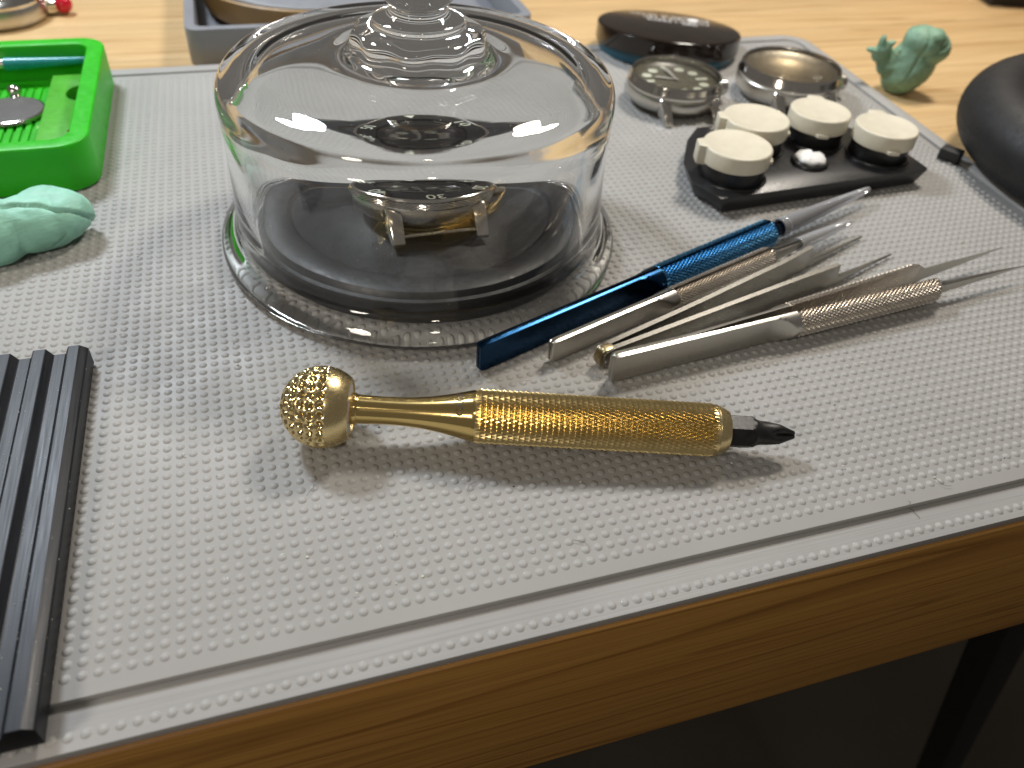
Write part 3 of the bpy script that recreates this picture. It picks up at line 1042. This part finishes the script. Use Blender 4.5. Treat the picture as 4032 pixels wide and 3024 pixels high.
make("print", *xf(sp_, lambda x, y, z: (ca * x - sa * y, sa * x + ca * y, z)), M['print'], tn, smooth=0, kind="stuff")

# ------------------------------------------------------------------ putty lumps
def hash_noise(seed):
    r = np.random.default_rng(seed)
    K = r.normal(0, 1, (24, 3))
    K /= np.linalg.norm(K, axis=1)[:, None]
    fr = r.uniform(1.2, 5.5, 24)
    ph = r.uniform(0, 6.28, 24)
    def f(p):
        return (np.sin((p @ K.T) * fr + ph) / fr).sum(1)
    return f
nf2 = hash_noise(9)
def blob_lump(name, lobes, voxel, mat, label, cat, loc, rotz, group, crease, flat, amp=1.0):
    parts_ = []
    for (c, r_, ax_, an_) in lobes:
        vf_ = lathe([(math.sin(PI * k / 20), -math.cos(PI * k / 20)) for k in range(21)], 32)
        mr = Matrix.Rotation(math.radians(an_), 3, ax_)
        parts_.append(xf(vf_, lambda x, y, z: tuple(Vector(c) + mr @ Vector((x * r_[0], y * r_[1], z * r_[2])))))
    me_ = bpy.data.meshes.new(name)
    V_, F_ = join(*parts_)
    me_.from_pydata(V_, [], F_)
    ob_ = bpy.data.objects.new(name, me_)
    COL.objects.link(ob_)
    md = ob_.modifiers.new("join", 'REMESH')
    md.mode = 'VOXEL'
    md.voxel_size = voxel
    sm = ob_.modifiers.new("soften", 'SMOOTH')
    sm.iterations = 5
    sm.factor = 0.5
    ev = ob_.evaluated_get(bpy.context.evaluated_depsgraph_get())
    m2 = bpy.data.meshes.new_from_object(ev)
    bpy.data.objects.remove(ob_)
    n_v = len(m2.vertices)
    co = np.empty(n_v * 3, dtype=np.float32)
    no = np.empty(n_v * 3, dtype=np.float32)
    m2.vertices.foreach_get("co", co)
    m2.vertices.foreach_get("normal", no)
    co, no = co.reshape(-1, 3).astype(float), no.reshape(-1, 3).astype(float)
    d_ = amp * (0.040 * nf2(co * 1.2) + 0.010 * nf2(co * 3.2 + 2) + 0.003 * nf2(co * 9 + 4)) - crease(co)
    co += no * d_[:, None]
    co[:, 2] = np.where(co[:, 2] < flat, flat + (co[:, 2] - flat) * 0.2, co[:, 2])
    m2.vertices.foreach_set("co", co.reshape(-1).astype(np.float32))
    m2.update()
    for p in m2.polygons:
        p.use_smooth = True
    m2.materials.clear()
    m2.materials.append(mat)
    o = bpy.data.objects.new(name, m2)
    COL.objects.link(o)
    o.location = loc
    o.rotation_euler = (0, 0, rotz)
    tag(o, label, cat, group)
    return o
def crease_r(p):
    a = 0.10 * np.exp(-((p[:, 2] - 0.75 - 0.55 * (p[:, 0] - 0.55)) / 0.06) ** 2) * (p[:, 0] > 0.1)
    b = 0.05 * np.exp(-((p[:, 0] - 0.35 - 0.4 * p[:, 2]) / 0.05) ** 2) * (p[:, 2] > 0.2)
    c = 0.04 * np.exp(-((p[:, 0] + 0.25 - 0.3 * p[:, 2]) / 0.05) ** 2)
    return a + b + c
blob_lump("putty_lump", [
    ((0.0, 0, -0.15), (1.0, 0.95, 1.20), 'Y', 14), ((0.35, 0, 0.75), (0.95, 0.85, 0.75), 'Y', 20), ((0.85, -0.15, 0.75), (0.50, 0.60, 0.55), 'Y', 40),
    ((0.45, -0.2, 1.18), (0.55, 0.55, 0.35), 'Y', -10), ((-0.75, 0, -0.10), (0.62, 0.55, 0.50), 'Y', 20), ((-1.25, 0.05, 0.45), (0.42, 0.40, 0.50), 'Y', 25),
    ((-1.45, 0.0, 0.85), (0.16, 0.22, 0.32), 'Y', 5), ((-1.72, -0.05, 0.52), (0.34, 0.25, 0.15), 'Y', 10), ((-1.05, 0.0, 0.78), (0.25, 0.25, 0.20), 'Y', -30)],
    0.055, M['putty_dark'], "grimy green putty lump with a torn tail, standing on the bare wood", "putty", (30.55, 19.3, 0.75), math.radians(-14), "lumps of mint putty", crease_r, -1.1)
nf2 = hash_noise(31)
def crease_l(p):
    v_ = 0.72 * p[:, 2] + 0.66 * p[:, 1]
    q = v_ - (0.30 - 0.34 * p[:, 0] + 0.05 * np.sin(4 * p[:, 0]) + 0.02 * np.sin(11 * p[:, 0] + 1))
    fr_ = np.clip((0.5 - p[:, 1]) * 3, 0, 1) * np.clip((p[:, 0] + 1.0) * 2, 0, 1)
    a = 0.085 * np.exp(-(q / 0.035) ** 2) * fr_ - 0.07 * (1 / (1 + np.exp(-q * 60))) * np.exp(-np.clip(q, 0, 3) * 0.9) * fr_
    q2 = p[:, 2] + 0.28 - 0.9 * (p[:, 0] - 0.75)
    b = 0.05 * np.exp(-(q2 / 0.035) ** 2) * np.exp(-((p[:, 0] - 0.72) / 0.22) ** 2) * (p[:, 1] < 0)
    c = 0
    for k in range(4):
        q3 = p[:, 2] + 0.25 - 0.12 * k + 0.3 * (p[:, 0] + 1.2)
        c = c + 0.02 * np.exp(-(q3 / 0.022) ** 2) * np.exp(-((p[:, 0] + 1.25) / 0.22) ** 2) * (p[:, 1] < 0.2)
    return a + b + c
blob_lump("putty_lump", [
    ((-0.75, 0, 0.0), (1.05, 0.98, 0.86), 'Y', 0), ((0.25, 0, 0.0), (1.15, 0.86, 0.74), 'Y', 4), ((1.02, 0.0, 0.05), (0.62, 0.74, 0.62), 'Y', 0), ((0.7, 0.2, 0.28), (0.95, 0.62, 0.42), 'Y', 8), ((1.42, 0.05, -0.02), (0.26, 0.5, 0.42), 'Y', 0)],
    0.05, M['putty'], "folded pale mint putty lump in front of the green tray", "putty", (-2.02, 13.15, 0.70), math.radians(16), "lumps of mint putty", crease_l, -0.62, 0.8)

# ------------------------------------------------------------------ ribbed black bar at lower left
br = thing("ribbed_bar", "dusty black metal bar with lengthwise ribs, lying across the mat's front left", "bar", (-0.16, -1.02, 0.05))
pf = [(0, 0.0), (0, 0.42), (-0.03, 0.455), (-0.15, 0.54), (-0.17, 0.55), (-0.37, 0.55), (-0.39, 0.545)]
x = -0.39
while x > -6:
    pf += [(x - 0.09, 0.37), (x - 0.11, 0.36), (x - 0.32, 0.36), (x - 0.34, 0.37), (x - 0.44, 0.545), (x - 0.46, 0.55), (x - 0.68, 0.55), (x - 0.70, 0.545)]
    x -= 0.70
pf += [(x - 0.1, 0.4), (x - 0.1, 0.0)]
V = [(px, 0.0, pz) for px, pz in pf] + [(px, 8.86, pz) for px, pz in pf]
npf = len(pf)
Fc = [tuple(range(npf)), tuple(range(2 * npf - 1, npf - 1, -1))] + [(i, (i + 1) % npf, npf + (i + 1) % npf, npf + i) for i in range(npf)]
make("body", V, Fc, M['bar'], br, smooth=14, bevel=0.012, segs=2)
br.rotation_euler = (0, 0, math.radians(-0.6))

# ------------------------------------------------------------------ green tray with its contents
tr = thing("green_tray", "bright green plastic tray holding small parts, at the mat's left", "tray", (0, 0, 0.05))
gx0, gy0, gx1, gy1 = -10.0, 15.85, -0.42, 24.4
outl = rrect(gx0, gy0, gx1, gy1, 0.9)
innl = rrect(gx0 + 0.55, gy0 + 0.55, gx1 - 0.55, gy1 - 0.55, 0.5)
make("wall", *ring_prism(outl, innl, 0.0, 1.42), M['green'], tr, bevel=0.06, segs=3)
xi0, yi0, xi1, yi1 = gx0 + 0.5, gy0 + 0.5, gx1 - 0.54, gy1 - 0.5
def notch(x0, y0, x1, y1, yc, rn):
    P = [(x0, y0), (x1, y0)]
    for k in range(13):
        t = -PI / 2 - PI * k / 12
        P.append((x1 + rn * math.cos(t), yc + rn * math.sin(t)))
    P += [(x1, y1), (x0, y1)]
    return P
make("floor_plate", *prism(notch(xi0, yi0, xi1, yi1, 21.55, 0.72), 0.02, 0.22), M['green'], tr)
make("side_panel", *prism(notch(-2.24, yi0, xi1, 23.15, 21.55, 0.72), 0.22, 0.62), M['green_panel'], tr, bevel=0.04)
for k in range(22):
    xk = -2.45 - 0.26 * k
    make("rib", *box(xk - 0.075, yi0 + 0.03, 0.22, xk + 0.075, 22.9, 0.30), M['green'], tr)
make("insert", *lathe([(0.16, 0.60), (0.16, 0.635), (0.10, 0.635), (0.09, 0.45), (0, 0.45)], 24), M['brass'], tr).location = (-1.22, 18.6, 0)
bs = thing("brush", "teal tapered brush handle with pale metal ferrule, lying along the back of the green tray", "brush", (-1.02, 23.52, 1.0), PI + 0.02)
make("handle", *lathe(smooth_prof([(0, -0.02), (0.09, 0.0), (0.11, 0.1), (0.125, 0.5), (0.155, 1.2), (0.19, 2.0), (0.215, 2.5), (0.22, 2.62), (0.18, 2.66)], 3), 24, 'X'), M['teal'], bs)
make("ferrule", *lathe([(0.175, 2.64), (0.17, 3.4), (0.16, 5.0), (0.15, 6.4)], 24, 'X'), M['steel_bright'], bs)
dk = thing("parts_disc", "silver rimmed dark grey disc with a small polished ball, inside the green tray", "watch part", (-3.32, 20.85, 0.32))
make("rim", *lathe([(0, 0.0), (0.85, 0.0), (1.02, 0.05), (1.06, 0.12), (1.03, 0.19), (0.98, 0.21)], 64), M['chrome'], dk)
make("face", *lathe([(0.985, 0.205), (0.9, 0.215), (0, 0.215)], 64), M['grey_face'], dk)
make("ball", *lathe([(0.23 * math.sin(PI * k / 16), -0.23 * math.cos(PI * k / 16)) for k in range(17)], 32), M['chrome'], dk).location = (0.02, 1.18, 0.30)
make("stem", *tube([(0.02, 0.9, 0.16), (0.02, 1.12, 0.26)], 0.07, 12), M['chrome'], dk)

# ------------------------------------------------------------------ grey tray with bowl at the back
tg = thing("grey_tray", "shallow blue grey plastic tray behind the mat, holding a tan bowl", "tray", (0, 0, -0.398))
make("wall", *ring_prism(rrect(2.15, 26.0, 16.3, 42, 0.55), rrect(2.55, 26.4, 15.9, 41.6, 0.35), 0, 1.42), M['tray_grey'], tg, bevel=0.05, segs=2)
make("floor_plate", *prism(rrect(2.5, 26.35, 15.95, 41.65, 0.4), 0.02, 0.2), M['tray_grey'], tg)
bw = thing("bowl", "round tan bowl with a grey lid inside the shallow grey tray", "bowl", (7.7, 32.05, -0.19))
make("body", *lathe([(0, 0), (4.3, 0), (4.8, 0.3), (5.05, 1.2), (5.1, 1.36), (5.02, 1.42), (4.9, 1.36), (4.7, 1.15)], 96), M['bowl'], bw)
make("lid", *lathe([(4.55, 1.05), (4.5, 1.30), (4.3, 1.40), (2, 1.46), (0, 1.48)], 96), M['tray_grey'], bw)

# ------------------------------------------------------------------ watch with red stone, top left
wr = thing("watch", "polished watch head with a red stone at its side, behind the green tray", "watch", (-5.5, 32.6, -0.398))
make("case", *lathe([(0, 0), (1.7, 0.0), (1.9, 0.1), (1.95, 0.25), (1.95, 0.75), (1.9, 0.82)], 96), M['case'], wr)
make("bezel", *lathe([(1.92, 0.80), (1.93, 0.9), (1.75, 1.05), (1.55, 1.12), (1.5, 1.05)], 96), M['chrome'], wr)
make("crystal", *lathe([(1.52, 1.08), (1.4, 1.15), (0, 1.2)], 64), M['crystal'], wr)
make("dial", *lathe([(0, 0.9), (1.55, 0.9)], 64), M['dial_grey'], wr)
lgv = lug(1, 1, 0.5, 2.6, 1.5, 0.75, 0.0, 0.2)
for a in (math.radians(-72), math.radians(108)):
    ca, sa = math.cos(a), math.sin(a)
    make("lug", *xf(lgv, lambda x, y, z: (ca * x - sa * y, sa * x + ca * y, z)), M['chrome'], wr, bevel=0.03)
ky = [(0.36 * math.sin(PI * k / 16), -0.36 * math.cos(PI * k / 16)) for k in range(17)]
make("red_stone", *lathe(ky, 32), M['ruby'], wr).location = (2.55, 0.15, 0.42)
make("stem", *tube([(1.8, 0.1, 0.42), (2.4, 0.14, 0.42)], 0.2, 14), M['chrome'], wr)

# ------------------------------------------------------------------ rubber ring, clip, wooden box on the right
rg = thing("rubber_ring", "thick matt black rubber ring lying over the mat's right edge", "rubber ring", (34.1, 9.9, 0.02))
make("ring", *lathe([(5.75 + 1.2 * math.cos(2 * PI * k / 36), 1.22 + 1.2 * math.sin(2 * PI * k / 36)) for k in range(37)], 120), M['rubber'], rg, smooth=180)
make("hole_disc", *lathe([(5.0, 0.3), (4.9, 0.45), (0, 0.45)], 96), M['leg'], rg)  # plain black disc across the ring's hole

cpv = box(-0.36, -0.27, 0.0, 0.36, 0.27, 0.40)
o = tag(make("clip", *cpv, M['rubber'], None, bevel=0.06), "small black clip sitting on the mat's right rim", "clip")
o.location = (27.62, 12.75, 0.03)
o.rotation_euler = (0, 0, math.radians(-60))

bxr = thing("wooden_box", "pale wooden box on a dark plinth at the bench's far right", "box", (43.4, 28.6, -0.398), math.radians(-14))
make("body", *box(0, 0, 0.75, 22, 18, 7), M['wood'], bxr, bevel=0.08)
make("plinth", *box(0.35, 0.35, 0.0, 21.6, 17.6, 0.748), M['leg'], bxr)

# ------------------------------------------------------------------ lint and crumbs on the mat
def hit(px, py):
    # a spot on the mat chosen by its place on the mat
    return px, py
lv = []
dk_ = []
r5 = random.Random(21)
for k in range(150):
    x, y = r5.uniform(-0.2, 26), r5.uniform(-0.2, 15)
    if math.hypot(x - CX, y - CY) < 5.7 or (x < -0.0 and y < 9):
        continue
    s = r5.uniform(0.008, 0.026)
    q = lathe([(0, -s), (s * 0.9, -s * 0.3), (s * 0.7, s * 0.5), (0, s)], 6)
    z = 0.06 if r5.random() < 0.3 else 0.012
    lv.append(xf(q, lambda a, b, c_, x=x, y=y, z=z: (a * 1.5 + x, b + y, c_ + z)))
for k in range(34):
    x, y = r5.uniform(0.3, 24), r5.uniform(-0.2, 12)
    s = r5.uniform(0.008, 0.022)
    q = lathe([(0, -s), (s * 0.8, 0), (0, s)], 5)
    dk_.append(xf(q, lambda a, b, c_, x=x, y=y: (a * 1.9 + x, b + y, c_ + 0.012)))
for k in range(9):
    x, y, a0 = r5.uniform(0.5, 22), r5.uniform(-1.0, 10), r5.uniform(0, 6.3)
    pth = []
    for t in range(9):
        pth.append((x, y, 0.05 if y > -0.35 else -0.135))
        a0 += r5.uniform(-0.6, 0.6)
        x += 0.05 * math.cos(a0)
        y += 0.05 * math.sin(a0)
    dk_.append(tube(pth, 0.004, 5))
dko = make("lint", *join(*dk_), M['grey_face'], None, smooth=0)
dko['kind'] = 'stuff'
dko['label'] = "dark specks and short fibres on the grey mat"
lint = make("crumbs", *join(*lv), M['lume'], None, smooth=0)
lint['kind'] = 'stuff'
lint['label'] = "tiny pale crumbs and lint scattered over the grey mat"
bv2 = []
for k in range(170):
    x, y = r5.uniform(-2.2, -0.05), r5.uniform(-0.9, 7.7)
    fr_ = (-x + 0.16) % 1.15
    s = r5.uniform(0.003, 0.009)
    q = lathe([(0, -s), (s, 0), (0, s)], 5)
    z = 0.46 if (0.66 < -x % 1.15 < 1.1) else 0.60
    z = 0.05 + float(np.interp(-(x + 0.16), [0, 0.15, 0.39, 0.48, 0.73, 0.83, 1.09, 1.18, 1.43, 1.53, 1.79, 1.88, 2.13, 2.23], [0.43, 0.54, 0.545, 0.365, 0.365, 0.545, 0.545, 0.365, 0.365, 0.545, 0.545, 0.365, 0.365, 0.545])) + s * 0.5
    bv2.append(xf(q, lambda a, b, c_, x=x, y=y, z=z: (a * 1.6 + x, b + y, c_ + z)))
d2 = make("dust", *join(*bv2), M['lume'], None, smooth=0)
d2['kind'] = 'stuff'
d2['label'] = "pale dust specks lying on the ribbed black bar"

for o in scene.objects:
    if o.type == 'MESH' and o.name.split('.')[0] in ('base', 'recess', 'field', 'bump_field', 'case', 'lug', 'bezel', 'insert', 'spring_bar', 'numerals'):
        o.cycles.is_caustics_receiver = True

gd = []
for k in range(260):
    a = r5.uniform(0, 2 * PI)
    u_ = r5.random()
    if u_ < 0.55:
        rr2 = r5.uniform(1.9, 4.3)
        z = float(np.interp(rr2, [1.84, 2.4, 3.6, 4.2, 4.42], [5.15, 5.05, 4.955, 4.90, 4.86])) + 0.05
    else:
        z = r5.uniform(0.8, 4.2)
        rr2 = 4.95
        z += 0.05
    s_ = r5.uniform(0.002, 0.008)
    q = lathe([(0, -s_), (s_ * r5.uniform(0.6, 2.0), 0), (0, s_)], 5)
    x, y = CX + rr2 * math.cos(a), CY + rr2 * math.sin(a)
    gd.append(xf(q, lambda p_, q_, c_, x=x, y=y, z=z: (p_ + x, q_ + y, c_ + z)))
gdo = make("dust", *join(*gd), M['lume'], None, smooth=0)
gdo['kind'] = 'stuff'
gdo['label'] = "fine dust specks clinging to the glass cover"
